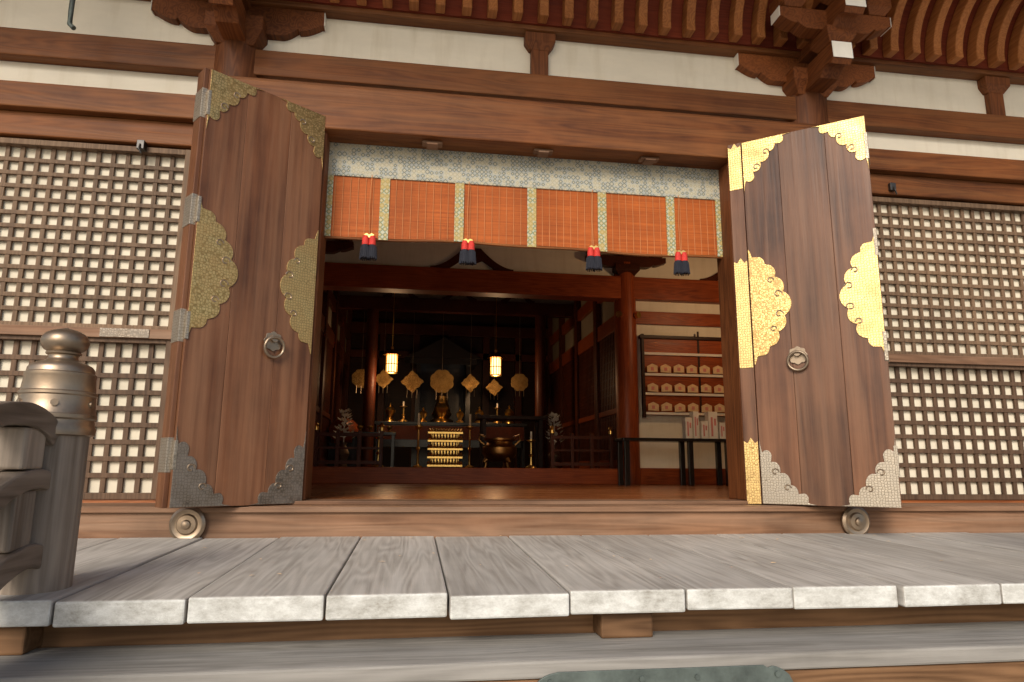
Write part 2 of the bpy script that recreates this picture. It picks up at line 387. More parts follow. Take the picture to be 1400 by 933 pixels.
# ---------------------------------------------------------------- doors
def edge_plate(hh,dep,n=140):
    lobes=[(0,dep*0.62,dep*0.38),(0.155,dep*0.56,dep*0.29),(0.285,dep*0.40,dep*0.26),(0.385,dep*0.20,dep*0.20)]
    k=hh/0.53
    pts=[]
    for i in range(n+1):
        v=-hh+2*hh*i/n; u=dep*0.34*max(0,1-abs(v)/hh)**0.75+0.003
        for cv,cu,r in lobes:
            d=abs(v)-cv*k
            if abs(d)<r: u=max(u,cu+math.sqrt(r*r-d*d))
        pts.append((u,v))
    return [(0,-hh)]+pts+[(0,hh)]
def corner_plate(Lx,Lz,n=90):
    lobes=[(0.55,0.16,0.12),(0.40,0.32,0.14),(0.24,0.50,0.125),(0.12,0.70,0.10),(0.76,0.08,0.085)]
    pts=[(0,0)]
    for i in range(n+1):
        a=math.pi/2*i/n; c,s=math.cos(a),math.sin(a)
        p=0.60; r=1/((abs(c)**p+abs(s)**p)**(1/p)) if 0<i<n else 1
        for cx,cz,q in lobes:
            b=cx*c+cz*s; disc=b*b-(cx*cx+cz*cz-q*q)
            if disc>0: r=max(r,b+math.sqrt(disc))
        pts.append((r*c*Lx,r*s*Lz))
    return pts
def curl(m,u,v,r,y,flip=1):
    path=[]
    for i in range(15):
        a=i/14*math.pi*1.7; rr=r*(1-0.5*i/14)
        path.append((u+flip*rr*math.cos(a),y,v+rr*math.sin(a)))
    m.tube(path,0.006,6)
def make_door(far,near,H,zb,strip,inward_sign,lower_mat,upper_mat,mid_mat):
    """local frame: x along the leaf, -y faces the visitor"""
    e=empty('folding_door')
    f=Vector((far[0],far[1],zb)); d=Vector((near[0]-far[0],near[1]-far[1],0)); W=d.length; d.normalize()
    if inward_sign>0: xax=d; org=f
    else: xax=-d; org=Vector((near[0],near[1],zb))
    yax=Vector((0,0,1)).cross(xax)
    e.matrix_world=Matrix(((xax.x,yax.x,0,org.x),(xax.y,yax.y,0,org.y),(0,0,1,org.z),(0,0,0,1)))
    T=0.07
    u0=strip if inward_sign>0 else 0; u1=W
    nb=3; w=(u1-u0)/nb
    cuts=[u0,u0+w*0.92,u0+w*2.05,u1]
    for i in range(nb):
        m=MB(); m.box(cuts[i]+0.0008,cuts[i+1]-0.0008,random.uniform(0,0.0015),T,0,H); m.obj('plank_%d'%(i+1),M_door,e,0.003)
    m=MB(); m.box(u0+0.02,u1-0.005 if inward_sign>0 else u1-0.02,T+0.015,2*T+0.015,0.0,H-0.01); m.obj('rear_leaf',M_door,e,0.003)
    if inward_sign<0:
        m=MB(); m.box(-0.035,0.0,T*0.4,2*T+0.02,-0.0,H+0.01); m.obj('meeting_stile',M_door,e,0.004)
    if strip>0:
        m=MB(); m.box(0,strip-0.004,-0.012,T+0.01,0,H); m.obj('meeting_stile',M_door,e,0.004)
        for (a,b,mt) in ((H-0.46,H+0.0,upper_mat),(1.17,2.18,upper_mat),(0.0,0.56,upper_mat)):
            pts=[(0.003,a),(strip-0.007,a)]+[(strip-0.007,b-0.03),(strip*0.75,b-0.05),(strip*0.5,b),(strip*0.25,b-0.05),(0.003,b-0.03)]
            m=MB(); m.prism(pts,-0.017,-0.0125,'y'); m.obj('stile_fitting',mt,e,0.001)
    yf,yb=-0.006,-0.0004
    def add(pts,mt,name,curls=()):
        m=MB(); m.prism(pts,yf,yb,'y'); m.obj(name,mt,e,0.002)
        c=MB()
        for (u,v,r,fl) in curls: curl(c,u,v,r,yf-0.0005,fl)
        c.obj(name+'_scrolls',M_bronze,e)
    zc=1.72; dep=0.335; hh=0.53
    for side in (0,1):
        P=edge_plate(hh,dep*(1-0.08*side))
        if side==0: pts=[(u0+0.004+p[0],zc+p[1]) for p in P]; fl=1; ub=u0
        else: pts=[(u1-0.004-p[0],zc+p[1]) for p in P]; fl=-1; ub=u1
        add(pts,mid_mat[side],'side_fitting',[(ub+fl*0.235,zc-0.09,0.034,fl),(ub+fl*0.235,zc+0.09,0.034,fl),(ub+fl*0.18,zc+0.22,0.028,fl),(ub+fl*0.18,zc-0.22,0.028,fl)])
    for top in (0,1):
        for side in (0,1):
            C=corner_plate(0.43,0.56 if not top else 0.50)
            pts=[]
            for a,b in C:
                u=u0+0.004+a if side==0 else u1-0.004-a
                v=b+0.004 if not top else H-0.004-b
                pts.append((u,v))
            fl=1 if side==0 else -1; ub=u0 if side==0 else u1; vf=1 if not top else -1; vb=0 if not top else H
            add(pts,upper_mat if top else lower_mat,'corner_fitting',[(ub+fl*0.12,vb+vf*0.27,0.03,fl),(ub+fl*0.21,vb+vf*0.14,0.028,fl)])
    ru = u0+ (0.66 if inward_sign<0 else 0.36)
    rz=1.23
    m=MB()
    disc=[(ru+0.075*math.cos(k*math.pi/16)*(1+0.08*math.cos(k*math.pi/2)),rz+0.02+0.075*math.sin(k*math.pi/16)*(1+0.08*math.cos(k*math.pi/2))) for k in range(32)]
    m.prism(disc,-0.012,-0.001,'y')
    disc=[(ru+0.03*math.cos(k*math.pi/12),rz+0.04+0.03*math.sin(k*math.pi/12)) for k in range(24)]
    m.prism(disc,-0.04,-0.012,'y')
    m.tube([(ru+0.078*math.cos(k*math.pi/16),-0.035-0.01*math.sin(k*math.pi/16),rz-0.03+0.078*math.sin(k*math.pi/16)) for k in range(32)],0.012,8,closed=True)
    m.obj('ring_handle',M_bronze,e,0.002)
    for z in (0.36,1.28,2.16,3.02):
        m=MB()
        if inward_sign<0: m.box(-0.039,0.003,T*0.38,2*T+0.024,z-0.12,z+0.12); m.box(-0.004,0.02,-0.008,T*0.38,z-0.1,z+0.1)
        else: m.box(W-0.02,W+0.006,-0.008,2*T+0.01,z-0.12,z+0.12)
        m.obj('hinge_plate',M_silv,e,0.002)
    return e
make_door((-0.853,5.665),(-1.640,5.055),3.30,-0.285,0.0,-1,M_goldd,M_gold,(M_gold,M_gold))
make_door((2.851,5.64),(3.760,4.925),3.30,-0.285,0.125,1,M_silv,M_gold,(M_gold,M_gold))

def rosette(x,z,y=5.37):
    e=empty('round_nail_cover')
    prof=[(0.125,0),(0.125,0.015),(0.105,0.03),(0.085,0.022),(0.075,0.022),(0.065,0.04),(0.035,0.045),(0.03,0.06),(0.012,0.068)]
    m=MB(); m.lathe(prof,(0,0,0),40); o=m.obj('cover',M_bronze,e)
    o.matrix_local=Matrix.Translation((x,y,z))@Matrix.Rotation(math.radians(90),4,'X')
rosette(-1.60,-0.415); rosette(3.66,-0.415)

# ---------------------------------------------------------------- reed blind
bl=empty('reed_blind')
BX0,BX1=-0.86,2.90
def sag(x): return 0.012*math.sin(x*1.9+0.6)+0.006*math.sin(x*5.3)
m=MB(); n=60
vs=[];fs=[]
for i in range(n+1):
    x=BX0+(BX1-BX0)*i/n; wv=0.006*math.sin(x*4.1)
    for (y,z) in ((5.93+wv,2.02+sag(x)),(5.93,2.60),(5.945,2.60),(5.945+wv,2.02+sag(x))): vs.append((x,y,z))
for i in range(n):
    for k in range(4):
        a=i*4+k; b=i*4+(k+1)%4; fs.append((a,b,b+4,a+4))
m.add(vs,fs,0,True); m.obj('reed_panel',M_reed,bl)
m=MB(); m.box(BX0,BX1,5.915,5.95,2.585,2.90); m.obj('brocade_border_top',M_broc,bl,0.004)
m=MB()
for k in range(-2,3):
    x=1.02+0.675*k; m.box(x-0.042,x+0.042,5.915,5.922,2.005+sag(x),2.584)
m.box(BX0,BX0+0.07,5.915,5.922,2.01,2.584); m.box(BX1-0.07,BX1,5.915,5.922,2.01,2.584)
m.obj('brocade_strips',M_broc2,bl)
m=MB(); x=BX0+0.09
while x<BX1-0.08:
    m.box(x-0.0022,x+0.0022,5.9215,5.924,2.02+sag(x),2.585); x+=0.0675
m.obj('binding_threads',M_thread,bl)
m=MB(); m.tube([(BX0+(BX1-BX0)*i/n,5.935,2.008+sag(BX0+(BX1-BX0)*i/n)) for i in range(n+1)],0.013,8); m.obj('bottom_rod',M_beam,bl)
for x in (-0.45,0.43,1.60,2.45):
    t=empty('tassel')
    m=MB(); m.tube([(x,5.90,2.60),(x-0.01,5.895,2.3),(x,5.90,2.03)],0.0035,6); m.obj('cord',M_thread,t)
    m=MB(); m.prism([(x-0.05,2.03),(x-0.02,2.045),(x,2.03),(x+0.02,2.045),(x+0.05,2.03),(x,2.0)],5.88,5.905,'y'); m.obj('hook',M_goldp,t,0.003)
    m=MB()
    for dx in (-0.03,0.03): m.lathe([(0.022,0),(0.030,-0.03),(0.032,-0.085)],(x+dx,5.89,2.02),14)
    m.obj('red_knot',M_redc,t)
    m=MB()
    for dx in (-0.032,0.032):
        m.lathe([(0.030,-0.085),(0.036,-0.11),(0.042,-0.20)],(x+dx,5.89,2.02),14)
        for k in range(16):
            a=k*math.pi/8; m.tube([(x+dx+0.034*math.cos(a),5.89+0.034*math.sin(a),1.92),(x+dx+0.043*math.cos(a),5.89+0.043*math.sin(a),1.81-0.01*random.random())],0.005,5)
    m.obj('navy_fringe',M_navy,t)

# ---------------------------------------------------------------- veranda deck
deck=empty('veranda_deck')
def dz(y): return -0.648+0.025*y
x=0.185-0.563*15
edges=[]
while x<XR: edges.append(x+random.uniform(-0.016,0.016)); x+=0.563
for a,b in zip(edges[:-1],edges[1:]):
    yf=3.27+random.uniform(-0.02,0.02); z=random.uniform(-0.005,0.005); th=0.105+random.uniform(-0.006,0.008)
    m=MB(); g0=0.0045; sk=random.uniform(-0.01,0.01)
    m.add([(a+g0,yf+sk,dz(yf)+z-th),(b-g0,yf-sk,dz(yf)+z-th),(b-g0,5.398,dz(5.4)+z-th),(a+g0,5.398,dz(5.4)+z-th),
           (a+g0,yf+sk,dz(yf)+z),(b-g0,yf-sk,dz(yf)+z),(b-g0,5.398,dz(5.4)+z),(a+g0,5.398,dz(5.4)+z)],
          [(0,3,2,1),(4,5,6,7),(1,2,6,5),(2,3,7,6),(3,0,4,7)],0)
    m.f.append([0,1,5,4]); m.m.append(1); m.sm.append(False)
    m.obj('deck_board',[M_deck,M_end],deck,0.010)
box('deck_joist_front',XL,XR,3.52,3.72,-0.90,-0.68,M_stepf,deck,0.01)
for x in (-7.2,-4.5,-1.75,1.05,3.9,6.7,9.4):
    box('joist_end',x-0.13,x+0.13,3.36,3.52,-0.80,-0.682,M_stepf,deck,0.01)
    box('deck_post',x-0.11,x+0.11,3.53,3.75,GZ,-0.90,M_rail,deck,0.01)
box('under_deck_boards',XL,XR,3.76,3.88,GZ,-0.70,M_indark,deck,0)
e=empty('fallen_leaves'); m=MB()
for k in range(26):
    x=random.uniform(-1.6,4.2); y=random.uniform(3.4,5.3); a=random.uniform(0,6.28); l=random.uniform(0.012,0.028)
    c=Vector((x,y,dz(y)+0.010)); d=Vector((math.cos(a),math.sin(a),0))*l; s_=Vector((-math.sin(a),math.cos(a),0.25))*l*0.4
    m.add([c-d,c+s_,c+d,c-s_+Vector((0,0,0.004))],[(0,1,2,3)])
m.obj('leaves',M_ema,e)

# ---------------------------------------------------------------- steps
st=empty('wooden_steps')
box('top_tread',XL,XR,3.03,3.50,-0.875,-0.80,M_step,st,0.012)
box('top_riser',XL,XR,3.045,3.12,-1.04,-0.877,M_stepf,st,0.01)
for k,(y,z) in enumerate(((2.68,-1.04),(2.34,-1.25),(2.0,-1.46))):
    box('tread_%d'%(k+2),-1.45,3.9,y,y+0.40,z-0.075,z,M_step,st,0.012)
    box('riser_%d'%(k+2),-1.45,3.9,y+0.015,y+0.08,z-0.21,z-0.077,M_stepf,st,0.008)
for x in (-1.66,4.0):
    m=MB(); m.prism([(3.03,-0.88),(1.9,-1.60),(1.9,GZ),(3.03,GZ)],x-0.12,x+0.12,'x'); m.obj('stringer',M_step,st,0.01)
pl=empty('copper_step_plate')
pts=[(0.52,-1.01)]
for i in range(61):
    t=i/60; x=0.52+1.18*t; e_=min(t,1-t)
    z=-0.846
    if e_<0.06: z=-0.925+0.07*math.sqrt(e_/0.06)
    if 0.06<=e_<0.10: z=-0.858+0.008*math.sin((e_-0.06)/0.04*math.pi)
    pts.append((x,z))
pts.append((1.70,-1.01))
m=MB(); m.prism(pts,3.018,3.0285,'y'); m.obj('plate',M_pat,pl,0.002)
m=MB()
for x in (0.60,1.62,1.0,1.25): m.tube([(x,3.02,-0.882),(x,3.008,-0.882)],0.012,10)
m.obj('rivets',M_pat,pl)

# ---------------------------------------------------------------- stair railing with onion finial posts
def railing(X,Y):
    e=empty('stair_railing')
    m=MB(); m.lathe([(0.150,dz(Y)-0.0),(0.150,0.23)],(X,Y,0),40); m.obj('newel_post',M_rail,e)
    prof=[(0.160,0.15),(0.170,0.155),(0.173,0.185),(0.165,0.20),(0.163,0.225),(0.170,0.233),(0.170,0.25),(0.163,0.258),
          (0.158,0.32),(0.157,0.338),(0.162,0.344),(0.162,0.356),(0.155,0.362),(0.148,0.425),(0.150,0.43),(0.150,0.446),(0.142,0.452),
          (0.140,0.472),(0.128,0.488),(0.104,0.500),(0.084,0.506),(0.068,0.515),(0.062,0.528),(0.064,0.538),(0.074,0.543),(0.076,0.550),(0.070,0.556),
          (0.086,0.566),(0.098,0.582),(0.103,0.602),(0.099,0.624),(0.086,0.643),(0.064,0.657),(0.038,0.666),(0.014,0.672),(0.003,0.677)]
    m=MB(); m.lathe(prof,(X,Y,-0.015),64); m.obj('onion_finial',M_bronze,e)
    m=MB()
    for a in (-2.3,-1.2,-0.1):
        m.tube([(X+0.150*math.cos(a),Y+0.150*math.sin(a),0.285),(X+0.167*math.cos(a),Y+0.167*math.sin(a),0.285)],0.017,10)
    m.obj('finial_nails',M_bronze,e)
    def bar(pts,th,w,name):
        m=MB(); m.prism(thick(pts,th/2,-th/2),X-w/2,X+w/2,'x'); m.obj(name,M_railY,e,0.02)
    def smooth(p,n=6):
        out=[]
        for i in range(len(p)-1):
            p0=p[max(i-1,0)];p1=p[i];p2=p[i+1];p3=p[min(i+2,len(p)-1)]
            for k in range(n):
                t=k/n
                out.append(tuple(0.5*((2*p1[j])+(-p0[j]+p2[j])*t+(2*p0[j]-5*p1[j]+4*p2[j]-p3[j])*t*t+(-p0[j]+3*p1[j]-3*p2[j]+p3[j])*t**3) for j in (0,1)))
        out.append(p[-1]); return out
    bar(smooth([(Y-0.12,0.12),(Y-0.20,0.18),(Y-0.40,0.215),(Y-0.70,0.15),(Y-1.2,-0.14),(Y-1.9,-0.58)]),0.095,0.16,'hand_rail')
    bar(smooth([(Y-0.08,-0.085),(Y-0.20,-0.06),(Y-0.38,-0.09),(Y-0.60,-0.20),(Y-1.1,-0.50),(Y-1.9,-1.04)]),0.085,0.15,'middle_rail')
    bar(smooth([(Y-0.08,-0.42),(Y-0.20,-0.39),(Y-0.38,-0.43),(Y-0.6,-0.55),(Y-1.1,-0.86),(Y-1.9,-1.38)]),0.10,0.16,'lower_rail')
    for y,za,zb in ((Y-0.26,-0.02,0.16),(Y-0.28,-0.36,-0.11),(Y-1.1,-0.46,-0.10),(Y-1.1,-0.82,-0.54)):
        m=MB(); m.box(X-0.06,X+0.06,y-0.085,y+0.085,za,zb); m.obj('baluster_block',M_rail,e,0.012)
    m=MB(); m.lathe([(0.13,GZ),(0.13,-0.62)],(X,Y-1.95,0),32); m.obj('lower_post',M_rail,e)
    m=MB(); m.lathe([(r*0.85,z-0.17) for r,z in prof],(X,Y-1.95,-0.66),40); m.obj('lower_finial',M_bronze,e)
railing(-1.70,3.545)
railing(4.22,3.545)

# ---------------------------------------------------------------- small pipes
for P in ([(-2.95,5.55,4.7),(-2.95,5.55,3.72),(-2.94,5.54,3.60),(-2.90,5.53,3.56)],[(6.0,5.3,5.0),(6.02,5.3,4.35),(6.03,5.3,4.1)]):
    pp=empty('hanging_rod'); m=MB(); m.tube(P,0.02,10); m.obj('rod',M_pat,pp)

# ---------------------------------------------------------------- interior
inn=empty('hall_interior')
IY=11.8; SX0,SX1=-1.85,3.73
box('nave_floor',XL+0.3,XR-0.3,5.95,IY,-0.40,-0.262,M_floor,inn,0)
box('nave_ceiling',XL+0.3,XR-0.3,6.25,IY+0.2,4.75,4.85,M_inred,inn,0)
m=MB(); x=XL+1
while x<XR-1: m.box(x,x+0.09,6.3,IY,4.62,4.75); x+=0.45
m.obj('ceiling_battens',M_inred,inn)
box('dais_edge_beam',SX0+0.18,SX1-0.18,IY-0.10,IY+0.1,-0.262,0.005,M_inred,inn,0.01)
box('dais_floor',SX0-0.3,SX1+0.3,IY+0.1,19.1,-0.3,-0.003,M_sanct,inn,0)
for cx in (SX0-0.05,SX1+0.05,8.9,-6.9):
    m=MB(); m.lathe([(0.20,-0.262),(0.20,3.75)],(cx,IY,0),36); m.obj('inner_column',M_inredZ,inn)
    m=MB(); masu(m,cx,IY,3.5,0.46,0.2); m.prism(hijiki(0.75,0.2,3.66,cx),IY-0.19,IY-0.04,'y')
    for dx in (-0.6,0,0.6): masu(m,cx+dx,IY-0.12,3.86,0.24,0.14)
    m.obj('inner_bracket',M_sanct,inn,0.004)
    m=MB(); m.tube([(cx-0.16,IY-0.17,2.75),(cx-0.19,IY-0.22,2.75)],0.06,12); m.tube([(cx+0.16,IY-0.17,2.75),(cx+0.19,IY-0.22,2.75)],0.06,12); m.obj('gilt_nail_covers',M_goldp,inn)
box('inner_head_beam',XL+0.3,XR-0.3,IY-0.16,IY+0.16,3.06,3.48,M_inred,inn,0.012)
box('inner_frieze',XL+0.3,XR-0.3,IY-0.01,IY+0.05,3.482,4.0,M_plast,inn,0)
box('inner_purlin',XL+0.3,XR-0.3,IY-0.14,IY+0.14,4.0,4.2,M_inred,inn,0.01)
box('inner_upper_wall',XL+0.3,XR-0.3,IY-0.02,IY+0.05,4.2,4.76,M_indark,inn,0)
def kaerumata(cx,z,w,h,y):
    pts=[]; n=16
    for i in range(n+1):
        t=i/n; pts.append((cx-w/2+w*0.40*t, z+h*(0.12+0.88*(t**1.8))))
    top=pts+[(2*cx-a,b) for a,b in pts[::-1]]
    bot=[(cx+w/2,z),(cx+w*0.30,z),(cx+w*0.12,z+h*0.45),(cx,z+h*0.25),(cx-w*0.12,z+h*0.45),(cx-w*0.30,z),(cx-w/2,z)]
    m=MB(); m.prism(top+bot,y-0.04,y,'y'); m.obj('frog_leg_strut',M_sanct,inn,0.004)
for cx in (0.94,6.0): kaerumata(cx,3.483,1.5,0.42,IY-0.02)
for a,b in ((SX1+0.2,XR-0.3),(XL+0.3,SX0-0.25)):
    m=MB(); m.box(a,b,IY-0.0,IY+0.06,-0.262,3.06); m.obj('side_bay_plaster',M_plast,inn)
    m=MB(); m.box(a,b,IY-0.06,IY-0.002,2.62,2.86); m.box(a,b,IY-0.05,IY-0.002,-0.262,0.02); m.obj('side_bay_rails',M_inred,inn,0.006)
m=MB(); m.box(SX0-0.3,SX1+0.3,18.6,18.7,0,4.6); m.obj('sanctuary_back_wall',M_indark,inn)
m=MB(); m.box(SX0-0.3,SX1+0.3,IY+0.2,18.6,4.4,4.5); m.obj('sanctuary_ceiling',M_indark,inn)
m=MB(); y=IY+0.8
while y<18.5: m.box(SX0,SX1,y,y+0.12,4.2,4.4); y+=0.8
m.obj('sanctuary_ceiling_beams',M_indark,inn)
box('sanctuary_cross_beam',SX0,SX1,15.2,15.4,3.5,3.8,M_sanct,inn,0.01)
box('cross_beam_frieze',SX0,SX1,15.3,15.34,3.803,4.19,M_sancp,inn,0)
for cx in (-0.4,0.94,2.3): kaerumata(cx,3.803,0.8,0.34,15.28)
# slim inner posts carrying the cross beam
for cx in (-1.0,2.85):
    m=MB(); m.lathe([(0.13,0),(0.13,3.5)],(cx,15.3,0),24); m.obj('sanctuary_post',M_sanct,inn)
box('sanctuary_back_beam',SX0,SX1,18.3,18.55,3.55,3.85,M_sanct,inn,0.01)
box('sanctuary_back_beam_low',SX0,SX1,18.35,18.55,2.9,3.1,M_sanct,inn,0.01)
m=MB()
for x in (-0.9,0.0,0.94,1.9,2.8): m.box(x-0.09,x+0.09,18.35,18.58,0,3.6)
m.obj('sanctuary_back_posts',M_sanct,inn,0.006)
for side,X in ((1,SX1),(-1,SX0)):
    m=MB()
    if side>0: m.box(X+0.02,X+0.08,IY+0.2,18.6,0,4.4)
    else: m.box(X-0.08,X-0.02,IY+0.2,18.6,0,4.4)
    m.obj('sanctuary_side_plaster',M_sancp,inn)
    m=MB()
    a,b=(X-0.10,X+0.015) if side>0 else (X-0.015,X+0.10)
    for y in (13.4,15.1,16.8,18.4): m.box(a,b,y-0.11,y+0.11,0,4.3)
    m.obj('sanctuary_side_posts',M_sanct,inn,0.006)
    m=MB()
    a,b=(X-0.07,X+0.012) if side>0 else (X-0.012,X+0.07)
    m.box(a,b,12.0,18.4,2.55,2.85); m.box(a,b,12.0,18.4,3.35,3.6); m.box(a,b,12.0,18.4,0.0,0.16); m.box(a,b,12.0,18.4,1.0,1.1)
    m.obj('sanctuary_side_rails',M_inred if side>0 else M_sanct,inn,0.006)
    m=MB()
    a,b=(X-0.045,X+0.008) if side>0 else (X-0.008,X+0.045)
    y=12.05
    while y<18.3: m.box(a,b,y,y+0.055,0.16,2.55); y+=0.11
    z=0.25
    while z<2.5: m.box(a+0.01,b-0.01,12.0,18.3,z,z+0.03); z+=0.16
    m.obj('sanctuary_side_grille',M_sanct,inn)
for a,b in ((SX0+0.2,-0.55),(2.45,SX1-0.2)):
    e=empty('low_dais_railing'); m=MB()
    m.box(a,b,12.0,12.07,0.52,0.58); m.box(a,b,12.01,12.06,0.30,0.34); m.box(a,b,12.0,12.07,0.05,0.11)
    for i in range(4):
        x=a+(b-a)*i/3; m.box(x-0.03,x+0.03,11.995,12.075,0.0,0.62)
    m.obj('rails',M_sanct,e,0.004)
    m=MB()
    for x in (a,b): m.lathe([(0.045,0),(0.045,0.05),(0.025,0.06),(0.04,0.09),(0.03,0.12),(0.004,0.14)],(x,12.035,0.62),16)
    m.obj('finials',M_goldp,e)
def lantern(x,y,z,power):
    e=empty('hanging_lantern'); c=(x,y,z)
    m=MB(); m.lathe([(0.10,0.04),(0.115,0.2),(0.10,0.40)],c,16); m.obj('lit_body',M_lamp,e)
    m=MB(); m.lathe([(0.06,0.0),(0.13,0.01),(0.13,0.035)],c,6); m.lathe([(0.21,0.41),(0.19,0.43),(0.09,0.50),(0.03,0.54),(0.03,0.60)],c,6)
    for k in range(12):
        a=k*math.pi/6; m.tube([(x+0.12*math.cos(a),y+0.12*math.sin(a),z+0.01),(x+0.12*math.cos(a),y+0.12*math.sin(a),z+0.43)],0.009,6)
    m.lathe([(0.124,0.20),(0.124,0.215)],c,24)
    m.tube([(x,y,z+0.58),(x,y,4.75 if y<IY else 4.3)],0.008,6); m.obj('frame_and_chain',M_goldp,e)
    L=bpy.data.lights.new('lantern_bulb','POINT'); L.energy=power; L.color=(1,0.62,0.32); L.shadow_soft_size=0.1
    o=bpy.data.objects.new('lantern_bulb',L); COL.objects.link(o); o.parent=e; o.location=(x,y,z-0.12)
lantern(-0.53,15.0,2.02,22); lantern(1.77,15.0,2.02,22)
lantern(5.3,9.6,3.0,62)  # added lantern out of view in the nave, brightens the votive tablet wall
def pendant(x,z,s,kind,y=16.6):
    e=empty('hanging_gilt_pendant'); m=MB(); pts=[]
    for k in range(48):
        a=2*math.pi*k/48
        if kind: r=s*(1+0.10*abs(math.sin(4*a)))
        else: r=s/(abs(math.cos(a))**1.0+abs(math.sin(a))**1.0)*1.2*(1+0.05*math.sin(8*a))
        pts.append((x+r*math.cos(a),z+r*math.sin(a)))
    m.prism(pts,y,y+0.02,'y'); m.obj('openwork_disc',M_goldi,e,0.002)
    m=MB(); m.tube([(x,y,z+s),(x,y,4.3)],0.004,5)
    for dx in (-0.5,0,0.5): m.tube([(x+dx*s,y,z-s*0.8),(x+dx*s,y,z-s*1.7)],0.008,5)
    m.obj('cords',M_bronze,e)
for x,z,s,k,y in ((-1.26,2.05,0.21,1,16.2),(-0.78,2.12,0.20,0,16.8),(-0.08,2.1,0.24,0,17.0),(0.64,2.08,0.27,1,16.6),(1.37,2.1,0.2,0,17.0),(1.95,1.98,0.18,0,16.8),(2.5,2.05,0.2,1,16.2)): pendant(x,z,s,k,y)
e=empty('altar_table')
m=MB(); m.box(-0.9,2.6,15.6,16.3,0.95,1.02); m.box(-0.8,2.5,15.62,15.66,0.45,0.95); m.obj('top',M_black,e,0.006)
m=MB(); m.box(-0.82,2.52,15.60,15.615,0.62,0.93); m.obj('altar_cloth',M_sanct,e)
m=MB()
for x in (-0.8,2.5):
    for y in (15.66,16.24): m.box(x-0.04,x+0.04,y-0.04,y+0.04,0,0.95)
m.obj('legs',M_black,e)
# image shrine cabinet behind the altar
e=empty('shrine_cabinet')
m=MB(); m.box(-0.1,1.5,17.3,18.2,0.9,1.1); m.box(0.0,0.12,17.35,18.1,1.1,2.6); m.box(1.28,1.4,17.35,18.1,1.1,2.6); m.box(0.0,1.4,18.0,18.1,1.1,2.6); m.box(-0.15,1.55,17.25,18.2,2.6,2.75)
m.prism([(-0.3,2.75),(0.1,2.95),(0.7,3.3),(1.3,2.95),(1.7,2.75)],17.2,18.2,'y'); m.box(-0.05,1.45,17.4,18.1,0.0,0.9); m.obj('cabinet',M_black,e,0.006)
m=MB(); m.lathe([(0.28,1.1),(0.30,1.2),(0.18,1.25),(0.26,1.35),(0.22,1.45),(0.14,1.7),(0.16,1.82),(0.07,1.90),(0.09,1.98),(0.08,2.08),(0.03,2.16)],(0.7,17.7,0),20); m.obj('seated_figure',M_goldi,e)
e=empty('incense_table')
m=MB(); m.box(1.3,2.55,13.3,13.9,0.95,1.02); m.prism([(1.22,1.06),(1.3,1.02),(1.3,0.95),(1.22,0.97)],13.3,13.9,'y'); m.prism([(2.63,1.06),(2.55,1.02),(2.55,0.95),(2.63,0.97)],13.3,13.9,'y')
for x in (1.36,2.49): m.box(x-0.04,x+0.04,13.34,13.42,0,0.95); m.box(x-0.04,x+0.04,13.78,13.86,0,0.95)
m.obj('table',M_indark,e,0.005)
# ritual desk and drum on the left
e=empty('ritual_desk')
m=MB(); m.box(-1.2,-0.35,13.6,14.1,0.62,0.68)
for x in (-1.15,-0.40):
    for y in (13.65,14.05): m.box(x-0.03,x+0.03,y-0.03,y+0.03,0,0.62)
m.obj('desk',M_black,e,0.004)
m=MB()
for x in (-1.05,-0.85,-0.66,-0.48): m.lathe([(0.05,0),(0.02,0.04),(0.055,0.08),(0.06,0.12)],(x,13.75,0.68),16)
m.obj('brass_bowls',M_goldp,e)
e=empty('temple_drum')
m=MB(); m.tube([(-1.55,14.6,0.75),(-1.50,14.75,0.75),(-1.42,14.95,0.75),(-1.35,15.1,0.75)],[0.22,0.27,0.27,0.22],24); m.obj('barrel',M_inred,e)
m=MB(); m.box(-1.75,-1.2,14.7,14.76,0,0.5); m.box(-1.75,-1.2,14.95,15.0,0,0.5); m.obj('stand',M_black,e,0.004)
e=empty('gilt_tiered_stand')
m=MB(); X,Y=0.56,12.5
for i in range(5):
    z=0.02+i*0.145; w=0.31
    m.box(X-w,X+w,Y-0.22,Y+0.22,z,z+0.03)
    for k in range(12):
        a=X-w+0.02+k*(2*w-0.04)/11; m.lathe([(0.02,0),(0.028,0.03),(0.012,0.055),(0.018,0.07)],(a,Y-0.2,z+0.03),8)
    if i<4:
        for sx in (-1,1):
            for sy in (-1,1): m.lathe([(0.02,0.03),(0.02,0.145)],(X+sx*(w-0.07),Y+sy*0.16,z),10)
        for k in range(9):
            a=X-w+0.09+k*(2*w-0.18)/8; m.box(a-0.012,a+0.012,Y-0.10,Y+0.1,z+0.03,z+0.145)
m.obj('tiers',M_goldp,e)
e=empty('bronze_incense_burner')
m=MB(); X,Y=1.55,12.4
m.lathe([(0.16,0.12),(0.26,0.17),(0.32,0.27),(0.31,0.37),(0.24,0.43),(0.23,0.47),(0.29,0.50),(0.29,0.53),(0.25,0.53)],(X,Y,0),32)
for k in range(3):
    a=-math.pi/2+k*2*math.pi/3+0.5; m.tube([(X+0.2*math.cos(a),Y+0.2*math.sin(a),0.2),(X+0.27*math.cos(a),Y+0.27*math.sin(a),0.10),(X+0.24*math.cos(a),Y+0.24*math.sin(a),0.0)],[0.06,0.045,0.05],10)
for s in (-1,1): m.tube([(X+s*0.28,Y,0.42),(X+s*0.38,Y,0.5),(X+s*0.36,Y,0.60),(X+s*0.27,Y,0.56)],0.022,8)
m.obj('burner',simple('gilded_bronze',(0.36,0.18,0.06),0.38,1,0.4,8),e)
